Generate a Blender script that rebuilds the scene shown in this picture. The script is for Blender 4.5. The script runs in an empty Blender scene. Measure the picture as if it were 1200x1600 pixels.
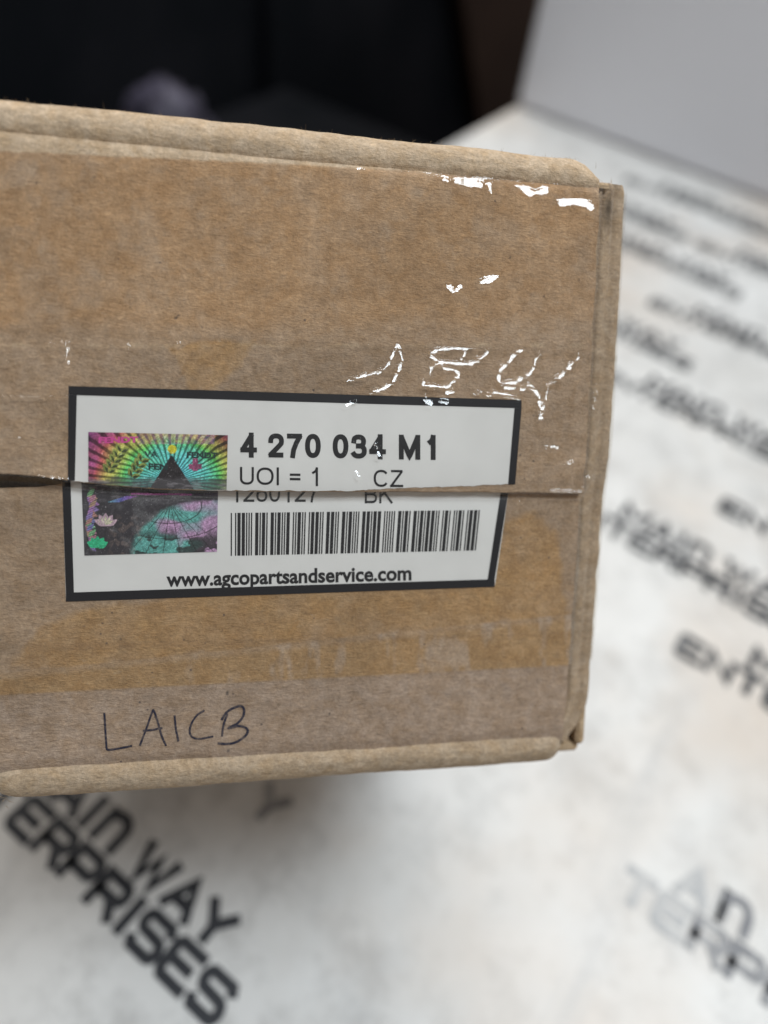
import bpy, math, random
import numpy as np
from mathutils import Matrix, Vector

random.seed(4); rng = np.random.default_rng(4)
scene = bpy.context.scene
COL = scene.collection

# ------------------------------------------------------------------ camera
# camera frame (x right, y down, z forward) from the vanishing points of the table print
F = 1150.0; CX, CY = 600.0, 800.0            # focal length and centre in photo pixels
def nrm(v):
    v = np.array(v, float); return v / np.linalg.norm(v)
_v1 = nrm([-2900, -1800, F]); _t = (F * F + 563000) / 1910; _v2 = nrm([200 + _t, -635 - .55 * _t, F])
AX = -_v1; AY = nrm(_v2 - _v2.dot(AX) * AX); AZ = np.cross(AX, AY)
RC = np.array([AX, AY, AZ])                  # camera frame -> world
CAMPOS = np.array([0, 0, .336])              # metres above the table top (z = 0)

cam = bpy.data.cameras.new('camera'); camo = bpy.data.objects.new('camera', cam); COL.objects.link(camo)
m = np.eye(4); m[:3, 0] = RC @ [1, 0, 0]; m[:3, 1] = RC @ [0, -1, 0]; m[:3, 2] = RC @ [0, 0, -1]; m[:3, 3] = CAMPOS
camo.matrix_world = Matrix(m.tolist())
cam.sensor_fit = 'VERTICAL'; cam.lens = 6.3; cam.sensor_height = 6.3 / F * 1600; cam.sensor_width = cam.sensor_height * .75
cam.clip_start = .005; cam.clip_end = 50
cam.dof.use_dof = True; cam.dof.focus_distance = .164; cam.dof.aperture_fstop = 1.15
scene.camera = camo

# ------------------------------------------------------------------ light
world = bpy.data.worlds.new('World'); scene.world = world; world.use_nodes = True
bg = world.node_tree.nodes['Background']; bg.inputs[0].default_value = (1, .975, .955, 1); bg.inputs[1].default_value = .235

def ceiling_panel(name, loc, size, power, col, aim=None):
    l = bpy.data.lights.new(name, 'AREA'); l.shape = 'RECTANGLE'; l.size, l.size_y = size; l.energy = power; l.color = col
    o = bpy.data.objects.new(name, l); COL.objects.link(o); o.location = loc
    if aim is not None:
        o.rotation_euler = (Vector(aim) - Vector(loc)).to_track_quat('-Z', 'Y').to_euler()
    return o
PANEL = CAMPOS + RC @ nrm([.50, -.58, -.66]) * 2.05
ceiling_panel('ceiling_light', tuple(PANEL), (.70, .95), 43, (.84, .93, 1))
ceiling_panel('ceiling_light', (-.85, 1.35, 1.95), (1.1, 1.6), 34, (1, .965, .92))

vs = scene.view_settings; vs.view_transform = 'Standard'; vs.look = 'None'; vs.exposure = 0; vs.gamma = 1
scene.cycles.max_bounces = 8; scene.cycles.transparent_max_bounces = 16
scene.cycles.use_denoising = True

# ------------------------------------------------------------------ helpers
def value_noise(x, y, scale, seed):
    r = np.random.default_rng(seed).random((256, 256))
    x = np.asarray(x) / scale; y = np.asarray(y) / scale
    xi = np.floor(x).astype(int); yi = np.floor(y).astype(int); fx = x - xi; fy = y - yi
    fx = fx * fx * fx * (fx * (fx * 6 - 15) + 10); fy = fy * fy * fy * (fy * (fy * 6 - 15) + 10)
    g = lambda a, b: r[a % 256, b % 256]
    return (g(xi, yi) * (1 - fx) + g(xi + 1, yi) * fx) * (1 - fy) + (g(xi, yi + 1) * (1 - fx) + g(xi + 1, yi + 1) * fx) * fy
def fbm(x, y, scale, seed, n=4):
    s = 0; a = .5; t = 0
    for i in range(n):
        s = s + a * value_noise(x, y, scale / 2 ** i, seed + i); t += a; a *= .55
    return s / t * 2 - 1
def sstep(a, b, x):
    t = np.clip((np.asarray(x) - a) / (b - a), 0, 1); return t * t * (3 - 2 * t)

def link(o, parent=None):
    COL.objects.link(o)
    if parent is not None: o.parent = parent
    return o
def mesh_obj(name, verts, faces, mat, parent=None, smooth=True, colors=None, label=None):
    me = bpy.data.meshes.new(name)
    if isinstance(faces, np.ndarray):
        verts = np.ascontiguousarray(verts, np.float32); fa = np.ascontiguousarray(faces, np.int32); k = fa.shape[1]
        me.vertices.add(len(verts)); me.vertices.foreach_set('co', verts.ravel())
        me.loops.add(fa.size); me.loops.foreach_set('vertex_index', fa.ravel())
        me.polygons.add(len(fa)); me.polygons.foreach_set('loop_start', np.arange(0, fa.size, k, dtype=np.int32)); me.polygons.foreach_set('loop_total', np.full(len(fa), k, np.int32)); me.update(calc_edges=True)
    else:
        me.from_pydata([tuple(map(float, v)) for v in verts], [], [tuple(map(int, f)) for f in faces]); me.update()
    if smooth: me.polygons.foreach_set('use_smooth', [True] * len(me.polygons))
    if colors is not None:
        a = me.color_attributes.new('tint', 'FLOAT_COLOR', 'POINT')
        c = np.ones((len(verts), 4), np.float32); c[:, :3] = colors; a.data.foreach_set('color', c.ravel())
    me.materials.append(mat)
    o = bpy.data.objects.new(name, me); link(o, parent)
    if label: o['label'] = label
    return o
def grid_faces(nu, nv):
    i = np.arange(nu * nv).reshape(nv, nu)
    return np.stack([i[:-1, :-1], i[:-1, 1:], i[1:, 1:], i[1:, :-1]], -1).reshape(-1, 4)
def thing(name, label, cat, loc=(0, 0, 0), group=None):
    o = bpy.data.objects.new(name, None); link(o); o.location = loc; o.empty_display_size = .02
    o['label'] = label; o['category'] = cat
    if group: o['group'] = group
    return o
def bevel_box(size, bev, segs=2):
    import bmesh
    bm = bmesh.new(); bmesh.ops.create_cube(bm, size=1)
    for v in bm.verts: v.co = Vector((v.co.x * size[0], v.co.y * size[1], v.co.z * size[2]))
    bmesh.ops.bevel(bm, geom=list(bm.edges), offset=bev, segments=segs, affect='EDGES')
    bm.verts.ensure_lookup_table()
    v = np.array([x.co for x in bm.verts]); f = [[w.index for w in p.verts] for p in bm.faces]; bm.free()
    return v, f
def box_obj(name, lo, hi, mat, parent=None, bev=.002, origin=(0, 0, 0)):
    lo = np.array(lo, float); hi = np.array(hi, float)
    v, f = bevel_box(hi - lo, bev); v = v + (lo + hi) / 2 - np.array(origin)
    return mesh_obj(name, v, f, mat, parent, smooth=False)

# ------------------------------------------------------------------ node materials
class NT:
    def __init__(s, name):
        s.m = bpy.data.materials.new(name); s.m.use_nodes = True; s.t = s.m.node_tree; s.n = s.t.nodes; s.b = s.n['Principled BSDF']; s.out = s.n['Material Output']
        s.co = s.n.new('ShaderNodeTexCoord').outputs['Object']
    def l(s, a, b): s.t.links.new(a, b)
    def put(s, sock, v):
        if hasattr(v, 'is_output'): s.l(v, sock)
        else: sock.default_value = v
    def mapping(s, scale=(1, 1, 1), rot=(0, 0, 0)):
        n = s.n.new('ShaderNodeMapping'); s.l(s.co, n.inputs[0]); n.inputs['Scale'].default_value = scale; n.inputs['Rotation'].default_value = rot; return n.outputs[0]
    def noise(s, scale, detail=4, rough=.6, co=None, dist=0):
        n = s.n.new('ShaderNodeTexNoise'); s.l(co or s.co, n.inputs['Vector']); n.inputs['Scale'].default_value = scale; n.inputs['Detail'].default_value = detail
        n.inputs['Roughness'].default_value = rough; n.inputs['Distortion'].default_value = dist; return n.outputs['Fac']
    def voronoi(s, scale, co=None):
        n = s.n.new('ShaderNodeTexVoronoi'); s.l(co or s.co, n.inputs['Vector']); n.inputs['Scale'].default_value = scale; return n.outputs['Distance']
    def ramp(s, v, lo, hi, a=0., b=1.):
        n = s.n.new('ShaderNodeMapRange'); s.put(n.inputs[0], v); n.inputs[1].default_value = lo; n.inputs[2].default_value = hi; n.inputs[3].default_value = a; n.inputs[4].default_value = b; return n.outputs[0]
    def math(s, op, a, b=0.):
        n = s.n.new('ShaderNodeMath'); n.operation = op; s.put(n.inputs[0], a); s.put(n.inputs[1], b); return n.outputs[0]
    def mix(s, f, a, b, mode='MIX'):
        n = s.n.new('ShaderNodeMix'); n.data_type = 'RGBA'; n.blend_type = mode
        s.put(n.inputs[0], f)
        for k, v in ((6, a), (7, b)):
            if isinstance(v, tuple) and len(v) == 3: v = v + (1,)
            s.put(n.inputs[k], v)
        return n.outputs[2]
    def attr(s, name):
        n = s.n.new('ShaderNodeAttribute'); n.attribute_name = name; return n.outputs['Color']
    def bump(s, h, strength, dist):
        n = s.n.new('ShaderNodeBump'); s.l(h, n.inputs['Height']); n.inputs['Strength'].default_value = strength; n.inputs['Distance'].default_value = dist; return n.outputs[0]
    def fin(s, col=None, rough=.6, spec=.5, normal=None, metal=0.):
        if col is not None: s.put(s.b.inputs['Base Color'], col if not isinstance(col, tuple) or len(col) == 4 else col + (1,))
        s.put(s.b.inputs['Roughness'], rough); s.put(s.b.inputs['Specular IOR Level'], spec); s.put(s.b.inputs['Metallic'], metal)
        if normal is not None: s.l(normal, s.b.inputs['Normal'])
        return s.m

def card_material(name, base=None):
    t = NT(name)
    col = t.attr('tint') if base is None else (base + (1,))
    blot = t.noise(140, 5, .65); mid = t.noise(480, 4, .7, dist=.6)
    fine = t.noise(1500, 4, .75)
    fib1 = t.noise(420, 3, .65, t.mapping((1, 3.2, 1), (0, 0, .75)), .8)
    fib2 = t.noise(380, 3, .65, t.mapping((1, 3.2, 1), (0, 0, -1.1)), 1.0)
    v = t.math('MULTIPLY', t.ramp(blot, .3, .7, .92, 1.07), t.ramp(fine, .3, .7, .80, 1.20))
    v = t.math('MULTIPLY', v, t.ramp(mid, .3, .7, .86, 1.12))
    v = t.math('MULTIPLY', v, t.ramp(fib1, .3, .7, .91, 1.09)); v = t.math('MULTIPLY', v, t.ramp(fib2, .3, .7, .92, 1.08))
    c = t.mix(1., col, v, 'MULTIPLY')
    c = t.mix(1., c, t.mix(t.ramp(t.noise(260, 5, .7, dist=.5), .36, .62), (.90, .82, .72), (1.05, 1.03, 1.02)), 'MULTIPLY')
    # pale lint and dark recycled-fibre flecks
    fl = t.math('MULTIPLY', t.ramp(t.noise(420, 3, .7, t.mapping((1, 3, 1), (0, 0, -.6))), .66, .74), .35)
    c = t.mix(fl, c, (.55, .44, .32))
    sp = t.ramp(t.voronoi(330), .05, .12, 1, 0); sel = t.ramp(t.noise(95, 2), .55, .62)
    c = t.mix(t.math('MULTIPLY', t.math('MULTIPLY', sp, sel), .75), c, (.05, .045, .05))
    sp2 = t.ramp(t.voronoi(700), .06, .14, 1, 0); sel2 = t.ramp(t.noise(210, 2), .56, .66)
    c = t.mix(t.math('MULTIPLY', t.math('MULTIPLY', sp2, sel2), .5), c, (.12, .07, .03))
    h = t.math('ADD', t.math('ADD', fine, fib1), t.math('ADD', fib2, t.noise(300, 3)))
    return t.fin(c, .85, .25, t.bump(h, .7, .00028))

MAT = {}
MAT['card'] = card_material('cardboard')
MAT['card_plain'] = card_material('cardboard_plain', (.43, .315, .20))
t = NT('label_paper'); MAT['label'] = t.fin(t.mix(t.ramp(t.noise(60, 5), .35, .7), (.75, .735, .715), (.70, .685, .665)), .55, .4, t.bump(t.noise(400, 3), .2, .00008))
t = NT('label_ink'); MAT['ink'] = t.fin(t.mix(t.ramp(t.noise(2600, 3, .7), .66, .72), (.012, .012, .014), (.25, .25, .25)), .5, .4)
t = NT('border_ink'); MAT['border'] = t.fin(t.mix(t.ramp(t.noise(2200, 3, .7), .70, .78), (.008, .008, .011), (.16, .16, .18)), .45, .4)
t = NT('ballpoint_ink'); MAT['pen'] = t.fin(t.mix(t.ramp(t.noise(900, 4, .7), .45, .68), (.018, .018, .035), (.13, .10, .09)), .5, .4)
t = NT('hologram_foil'); MAT['holo'] = t.fin(t.mix(t.ramp(t.noise(1800, 4, .7), .3, .7, .0, .22), t.attr('tint'), (.02, .02, .025)), .38, .5, t.bump(t.noise(900, 3), .3, .00008), .08)

def film_material():
    t = NT('clear_tape_film'); t.n.remove(t.b)
    gl = t.n.new('ShaderNodeBsdfGlossy'); gl.inputs['Roughness'].default_value = .06; gl.inputs['Color'].default_value = (1, 1, 1, 1)
    tr = t.n.new('ShaderNodeBsdfTransparent'); tr.inputs['Color'].default_value = (.975, .965, .945, 1)
    # thin sheet: the same Schlick reflectance from either side (no total reflection inside)
    ge = t.n.new('ShaderNodeNewGeometry'); dt = t.n.new('ShaderNodeVectorMath'); dt.operation = 'DOT_PRODUCT'
    t.l(ge.outputs['Normal'], dt.inputs[0]); t.l(ge.outputs['Incoming'], dt.inputs[1])
    om = t.math('SUBTRACT', 1., t.math('ABSOLUTE', dt.outputs['Value']))
    nb = t.bump(t.noise(700, 4, .6), .35, .00012); t.l(nb, gl.inputs['Normal'])
    fac = t.math('ADD', .047, t.math('MULTIPLY', t.math('POWER', om, 5.), .9))
    ms = t.n.new('ShaderNodeMixShader'); t.l(fac, ms.inputs[0]); t.l(tr.outputs[0], ms.inputs[1]); t.l(gl.outputs[0], ms.inputs[2])
    t.l(ms.outputs[0], t.out.inputs['Surface']); return t.m
MAT['film'] = film_material()

# table sheet
t = NT('printed_sheet')
c = t.mix(t.ramp(t.noise(9, 6, .65), .35, .7), (.71, .695, .67), (.58, .56, .53))
c = t.mix(t.math('MULTIPLY', t.ramp(t.noise(38, 6, .75), .46, .66), .7), c, (.43, .415, .395))
c = t.mix(t.math('MULTIPLY', t.ramp(t.noise(5, 4, .6), .52, .70), .6), c, (.60, .50, .41))
c = t.mix(t.math('MULTIPLY', t.ramp(t.noise(34, 4, .6, t.mapping((1, .12, 1), (0, 0, .6))), .60, .74), .4), c, (.45, .44, .43))
MAT['sheet'] = t.fin(c, .42, .45, t.bump(t.noise(28, 5, .6), .35, .003))
def print_ink(name, dark, worn):
    t = NT(name)
    w = t.ramp(t.noise(75, 5, .65), worn - .12, worn + .12)
    return t.fin(t.mix(w, dark, (.50, .49, .475)), .5, .4)
MAT['print_dark'] = print_ink('sheet_print', (.022, .023, .028), .78)
MAT['print_mid'] = print_ink('sheet_print_worn', (.035, .037, .042), .66)
MAT['print_faint'] = print_ink('sheet_print_faded', (.17, .17, .18), .56)
MAT['print_ghost'] = print_ink('sheet_print_ghost', (.40, .40, .40), .48)
t = NT('table_edge'); MAT['table'] = t.fin((.55, .55, .55), .6)
t = NT('dark_steel'); MAT['black'] = t.fin(t.mix(t.ramp(t.noise(4, 3), .4, .7), (.006, .007, .009), (.013, .013, .016)), .8, .08)
t = NT('dark_floor'); MAT['floor'] = t.fin(t.mix(t.ramp(t.noise(3, 4), .4, .7), (.006, .006, .007), (.012, .011, .012)), .9, .08)
t = NT('dark_plastic_bag'); MAT['bag'] = t.fin(t.mix(t.ramp(t.noise(18, 4), .4, .65), (.014, .013, .02), (.10, .09, .13)), .45, .3, t.bump(t.noise(30, 4), .6, .02))  # purple reflections on the plastic are put into the lighter noise colour
t = NT('pale_plastic_bag'); MAT['bag2'] = t.fin(t.mix(t.ramp(t.noise(18, 4), .4, .65), (.03, .031, .03), (.13, .13, .12)), .45, .3, t.bump(t.noise(30, 4), .6, .02))
t = NT('brown_board'); MAT['brown'] = t.fin(t.mix(t.ramp(t.noise(6, 3), .4, .7), (.035, .021, .016), (.05, .03, .022)), .8, .1)
t = NT('white_board'); MAT['white'] = t.fin(t.mix(t.ramp(t.noise(5, 4), .35, .7), (.85, .845, .88), (.82, .815, .85)), .5, .4, t.bump(t.noise(40, 3), .1, .001))

# ------------------------------------------------------------------ setting: floor, table, background
FLOOR = -.78
mesh_obj('floor', [(-5, -4, FLOOR), (4, -4, FLOOR), (4, 6, FLOOR), (-5, 6, FLOOR)], [(0, 1, 2, 3)], MAT['floor'], smooth=False)['kind'] = 'structure'

TX0, TX1, TY0, TY1 = -.392, 1.15, -.45, 1.5
tb = thing('work_table', 'white work table covered with a sheet of repeated black printing', 'table', (.4, .5, FLOOR))
org = (.4, .5, FLOOR)
box_obj('tabletop', (TX0 + .002, TY0 + .002, -.034), (TX1, TY1, -.003), MAT['table'], tb, .003, org)
for lx in (TX0 + .06, TX1 - .06):
    for ly in (TY0 + .06, TY1 - .06):
        box_obj('leg', (lx - .025, ly - .025, FLOOR), (lx + .025, ly + .025, -.034), MAT['table'], tb, .003, org)
gx = np.linspace(TX0, TX1, 160); gy = np.linspace(TY0, TY1, 200); GX, GY = np.meshgrid(gx, gy)
GZ = np.zeros_like(GX)
edge = sstep(TX0, TX0 + .006, GX); GZ = -.0025 * (1 - edge)
sv = np.stack([GX, GY, GZ], -1).reshape(-1, 3) - np.array(org)
sheet = mesh_obj('cover_sheet', sv, grid_faces(160, 200), MAT['sheet'], tb)

def densify(pts, step):
    p = np.array(pts, float); out = []
    for a, b in zip(p[:-1], p[1:]):
        n = max(1, int(np.linalg.norm(b - a) / step)); out += [a + (b - a) * i / n for i in range(n)]
    out.append(p[-1]); return np.array(out)
def catmull(p, n=8):
    p = np.array(p, float)
    if len(p) < 3: return np.array([p[0] + (p[-1] - p[0]) * t_ for t_ in np.linspace(0, 1, 24)])
    q = np.vstack([2 * p[0] - p[1], p, 2 * p[-1] - p[-2]]); out = []
    for i in range(1, len(q) - 2):
        for t_ in np.linspace(0, 1, n, endpoint=False):
            a, b, c, d = q[i - 1], q[i], q[i + 1], q[i + 2]
            out.append(.5 * (2 * b + (c - a) * t_ + (2 * a - 5 * b + 4 * c - d) * t_ ** 2 + (3 * b - a - 3 * c + d) * t_ ** 3))
    out.append(p[-1]); return np.array(out)
# square monoline lettering of the sheet print: strokes on a unit cell
def arc(cx, cy, rx, ry, a0, a1, n=7):
    return [(cx + rx * math.cos(math.radians(a0 + (a1 - a0) * i / (n - 1))), cy + ry * math.sin(math.radians(a0 + (a1 - a0) * i / (n - 1)))) for i in range(n)]
GLY = {
 'M': [[(0, 0), (0, 1), (.5, .35), (1, 1), (1, 0)]],
 'A': [[(0, 0), (.5, 1), (1, 0)], [(.2, .32), (.8, .32)]],
 'I': [[(.5, 0), (.5, 1)]],
 'n': [[(.1, 0), (.1, 1)], [(.1, .8)] + arc(.55, .62, .4, .38, 120, 0) + [(.95, 0)]],
 'W': [[(0, 1), (.25, 0), (.5, .8), (.75, 0), (1, 1)]],
 'Y': [[(0, 1), (.5, .45), (1, 1)], [(.5, .45), (.5, 0)]],
 'E': [[(1, 1), (.12, 1), (0, .88), (0, .12), (.12, 0), (1, 0)], [(0, .5), (.85, .5)]],
 'N': [[(0, 0), (0, 1), (1, 0), (1, 1)]],
 'T': [[(0, 1), (1, 1)], [(.5, 1), (.5, 0)]],
 'R': [[(0, 0), (0, 1), (.8, 1)] + arc(.78, .74, .22, .26, 80, -80) + [(0, .48)], [(.6, .48), (1, 0)]],
 'P': [[(0, 0), (0, 1), (.8, 1)] + arc(.78, .72, .22, .28, 80, -80) + [(0, .44)]],
 'S': [[(1, .86), (.9, 1), (.15, 1)] + arc(.18, .76, .2, .24, 100, 250) + [(.8, .5)] + arc(.8, .25, .2, .25, 80, -90) + [(.1, 0), (0, .14)]],
}
def ribbon(pts, wd, V, Fc, z=0., taper=False):
    pts = np.array(pts, float); n = len(pts)
    d = np.gradient(pts, axis=0) if n > 2 else np.repeat((pts[1:] - pts[:1]), 2, 0)
    for i in range(n):                                   # mitred joints
        a = pts[i] - pts[i - 1] if i else pts[1] - pts[0]
        b = pts[i + 1] - pts[i] if i < n - 1 else pts[-1] - pts[-2]
        a = a / (np.linalg.norm(a) + 1e-12); b = b / (np.linalg.norm(b) + 1e-12)
        q = a + b; q = q / (np.linalg.norm(q) + 1e-9)
        k = min(1 / max(abs(q.dot(a)), .4), 1.8)
        nn = np.array([-q[1], q[0]]) * wd / 2 * k
        e = 0
        if i == 0: e = -a * wd * .3
        if i == n - 1: e = b * wd * .3
        V.append((*(pts[i] + nn + e), z)); V.append((*(pts[i] - nn + e), z))
    s = len(V) - 2 * n
    for i in range(n - 1): Fc.append((s + 2 * i, s + 2 * i + 1, s + 2 * i + 3, s + 2 * i + 2))
LP, LW, LH = .0163, .0121, .0130        # letter pitch, width, height (m)
def word(text, x, y, V, Fc, k):
    for ch in text:
        if ch == ' ': x += LP * .45; continue
        w = LW * (1.25 if ch in 'MW' else (.3 if ch == 'I' else 1)); 
        for j, st in enumerate(GLY[ch]):
            pts = [(x + (p[0] if ch != 'I' else .5) * w, y + p[1] * LH) for p in st]
            ribbon(pts, .0043, V, Fc, k * .00004 + j * .00002)
        x += w + (LP - LW)
    return x
def words_width(tx):
    return sum(LP * .45 if c == ' ' else LW * (1.25 if c in 'MW' else (.3 if c == 'I' else 1)) + (LP - LW) for c in tx) - (LP - LW)
W2 = words_width('ENTERPRISES')
def stamp(x, ysep, mat, top='MAIn WAY', bottom='ENTERPRISES', skip=0., part=None):
    V, Fc = [], []
    if top: word(top, x + W2 - words_width(top) - .016 - skip, ysep + .0024, V, Fc, 1)
    if bottom: word(bottom, x, ysep - .0024 - LH, V, Fc, 1)
    V = np.array(V); V[:, 2] += .0003
    mesh_obj('printed_words', V - np.array(org), Fc, mat, sheet, smooth=False)
D_, M_, F_, G_ = MAT['print_dark'], MAT['print_mid'], MAT['print_faint'], MAT['print_ghost']
for (x, y, mt) in [(-.044 - W2, .0225, D_), (.038, .290, M_), (-.062, .342, M_), (.022, .408, D_),
                   (-.10, .478, M_), (-.048 - W2, .534, M_), (-.105, .597, M_), (-.05 - W2, .664, M_), (-.108, .722, M_), (-.215, .795, M_),
                   (.10, .534, M_), (.05, .664, M_), (-.03, .795, M_), (.125, .342, M_), (-.03 - W2, .22, M_), (-.15 - W2, .408, M_), (-.26 - W2 * .5, .6, M_), (-.24 - W2 * .3, .722, M_),
                   (.10, .0225, M_), (.13, .22, F_), (.11, .478, M_)]:
    stamp(x, y, mt)
stamp(-.066 - W2, .071, F_, 'Y', None, -.008)                        # a block worn away but for one letter
stamp(.028, .158, G_, 'AI', None, W2 - .090); stamp(.062, .158, G_, None, 'TE')                      # a half worn block: pale start, darker end
stamp(.062 + 2 * LP, .158, F_, 'n WAY', 'RPRISES', W2 - words_width('n WAY') - .016 - .006)

# large white box standing on the table
wb = thing('white_carton', 'large plain white box standing at the edge of the printed table', 'box', (.0, 1.0, .0012))
wv, wf = bevel_box((.98, .44, .62), .006, 3); wv = wv + np.array([.0 + .1, 0.075, .31])
mesh_obj('carton_walls', wv, wf, MAT['white'], wb, smooth=False)
lv, lf = bevel_box((.986, .446, .03), .004, 2)
mesh_obj('lid', lv + np.array([.1, .075, .62]), lf, MAT['white'], wb, smooth=False)

# dark furniture beyond the table
cb = thing('black_cabinet', 'tall black cabinet standing in the dark beyond the table', 'cabinet', (-1.35, .8, FLOOR)); o2 = (-1.35, .8, FLOOR)
box_obj('carcass', (-1.7, -.9, FLOOR), (-1.0, 3.0, .9), MAT['black'], cb, .004, o2)
for i, y in enumerate((-.88, .1, 1.08, 2.04)):
    box_obj('door', (-.998, y, FLOOR + .06), (-.975, y + .93, .85), MAT['black'], cb, .004, o2)
bn = thing('dark_bench', 'low black bench in front of the black cabinet', 'bench', (-.82, .7, FLOOR)); o3 = (-.82, .7, FLOOR)
box_obj('seat', (-.96, -.1, -.24), (-.62, 1.1, -.20), MAT['black'], bn, .004, o3)
for lx in (-.94, -.66):
    for ly in (-.06, 1.04): box_obj('leg', (lx, ly, FLOOR), (lx + .03, ly + .03, -.24), MAT['black'], bn, .003, o3)
def bag(name, label, c, r, mat, seed):
    nu, nv = 36, 20
    th = np.linspace(0, 2 * np.pi, nu); ph = np.linspace(0, np.pi, nv); T, P = np.meshgrid(th, ph)
    rr = 1 + .28 * fbm(np.cos(T) * 2 * np.sin(P) + 9, np.sin(T) * 2 * np.sin(P) + P * 1.5 + 9, .8, seed)
    z = np.cos(P) * rr; z = np.where(z < -.55, -.55, z)
    v = np.stack([np.cos(T) * np.sin(P) * rr * r[0], np.sin(T) * np.sin(P) * rr * r[1], (z + .55) * r[2]], -1).reshape(-1, 3)
    o = mesh_obj(name, v, grid_faces(nu, nv), mat); o.location = c
    o['label'] = label; o['category'] = 'bag'; return o
bag('plastic_bag', 'pale grey crumpled bag on the dark bench', (-.80, .46, -.20), (.06, .05, .075), MAT['bag2'], 5)
bag('plastic_bag', 'purplish dark crumpled bag on the bench beside the pale grey bag', (-.80, .59, -.20), (.06, .05, .075), MAT['bag'], 8)
bag('plastic_bag', 'larger charcoal crumpled bag at the end of the dark bench', (-.83, .71, -.20), (.07, .06, .085), MAT['bag'], 11)
bb = box_obj('brown_panel', (-.03, 0, 0), (.0, .8, 1.3), MAT['brown'], None, .003); bb.location = (-.93, 2.05, FLOOR); bb.rotation_euler = (math.radians(32), 0, 0)
bb['label'] = 'dark brown board leaning against the black cabinet'; bb['category'] = 'board'

# ------------------------------------------------------------------ the cardboard box: face frame
FU = nrm([5700, 12, F]); FV = nrm([-253, 10100, F]); FV = nrm(FV - FV.dot(FU) * FU); FN = np.cross(FU, FV)
DIST = .165
BW = {'l': -.0514, 'r': .0912, 't': .0622, 'b': -.0842}
# local axes: u right, v up, w out of the face towards the viewer
RB = np.stack([RC @ FU, RC @ -FV, RC @ -FN], 1); FO = CAMPOS + RC @ (FN * DIST)
low = FO + RB @ np.array([BW['r'], BW['b'], 0])
DEPTH = (low[2] - .0012) / -(RC @ FN)[2]
BASE = np.array([BW['r'], BW['b'], -DEPTH])
box = thing('cardboard_box', 'worn brown cardboard box sealed with clear tape and carrying a torn parts label', 'box')
mb = np.eye(4); mb[:3, :3] = RB; mb[:3, 3] = FO + RB @ BASE; box.matrix_world = Matrix(mb.tolist())

def px2uv(px, py, w):
    px = np.asarray(px, float); py = np.asarray(py, float)
    r = np.stack([(px - CX) / F, (py - CY) / F, np.ones_like(px)], -1)
    s = (DIST - w) / (r @ FN); P = r * s[..., None]
    return P @ FU, -(P @ FV)
def uv2px(u, v, w):
    P = FN * DIST + np.asarray(u)[..., None] * FU - np.asarray(v)[..., None] * FV - np.asarray(w)[..., None] * FN
    return CX + F * P[..., 0] / P[..., 2], CY + F * P[..., 1] / P[..., 2]
def interp_path(path, w):
    p = np.array(path, float); u, v = px2uv(p[:, 0], p[:, 1], np.full(len(p), w)); return u, v
UR = .0828                                     # right cut edge of the main flaps
VT = .0568                                     # top crease
VB = -.0786                                    # bottom crease
su, sv_ = interp_path([(-80, 739), (0, 740), (60, 744), (110, 751), (170, 759), (250, 765), (350, 768), (550, 769), (700, 769), (905, 771), (960, 771)], 0.)
def v_seam(u): return np.interp(u, su, sv_) + .00012 * fbm(np.asarray(u) + 1, np.zeros_like(np.asarray(u)) + 3, .004, 3, 3)
lu, lv2 = interp_path([(-80, 764), (0, 763), (60, 761), (95, 756), (112, 748), (125, 735), (140, 715), (960, 712)], -.0022)
def v_lowtop(u): return np.interp(u, lu, lv2)

def surfU(u, v):
    w = .00022 * fbm(u + .5, v + .5, .030, 21, 2) + .00005 * fbm(u + .5, v + .5, .007, 25, 2)
    w = w - .0011 * sstep(VT - .0022, VT + .001, v) ** 1.5
    d = v - v_seam(u)
    w = w - .0004 * np.exp(-np.clip(d, 0, 1) / .0025) * sstep(-.03, -.02, u) + .0006 * np.exp(-np.clip(d, 0, 1) / .004) * sstep(-.03, -.04, u)
    for c0, amp in ((.0165, .00016), (.0205, -.00010), (-.006, .00008), (.049, -.00008)):
        w = w - amp * np.exp(-((u - c0 - .05 * (v - .03) - .0006 * fbm(u * 0 + c0, v, .012, 161, 2)) / .0009) ** 2) * sstep(.012, .024, v)
    return w + .00002 * np.sin(u * 2 * np.pi / .0078)
def surfL(u, v):
    d = v_seam(u) - v
    w = -.0015 + .00022 * fbm(u + .5, v + .5, .030, 31, 2) + .00005 * fbm(u + .5, v + .5, .007, 35, 2)
    w = w - .0013 * np.exp(-np.clip(d, -.01, 1) / .0036) - .030 * np.clip(d, 0, 1)
    w = w - .0006 * sstep(VB + .004, VB - .0005, v)
    return w + .00002 * np.sin(u * 2 * np.pi / .0078)
def onface(px, py, surf, off):
    w = np.full(np.shape(px), float(surf(np.zeros(1), np.array([0.02 if surf is surfU else -.03]))[0]))
    for _ in range(4):
        u, v = px2uv(px, py, w); w = surf(u, v) + off
    return np.stack([u, v, w], -1)

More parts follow.
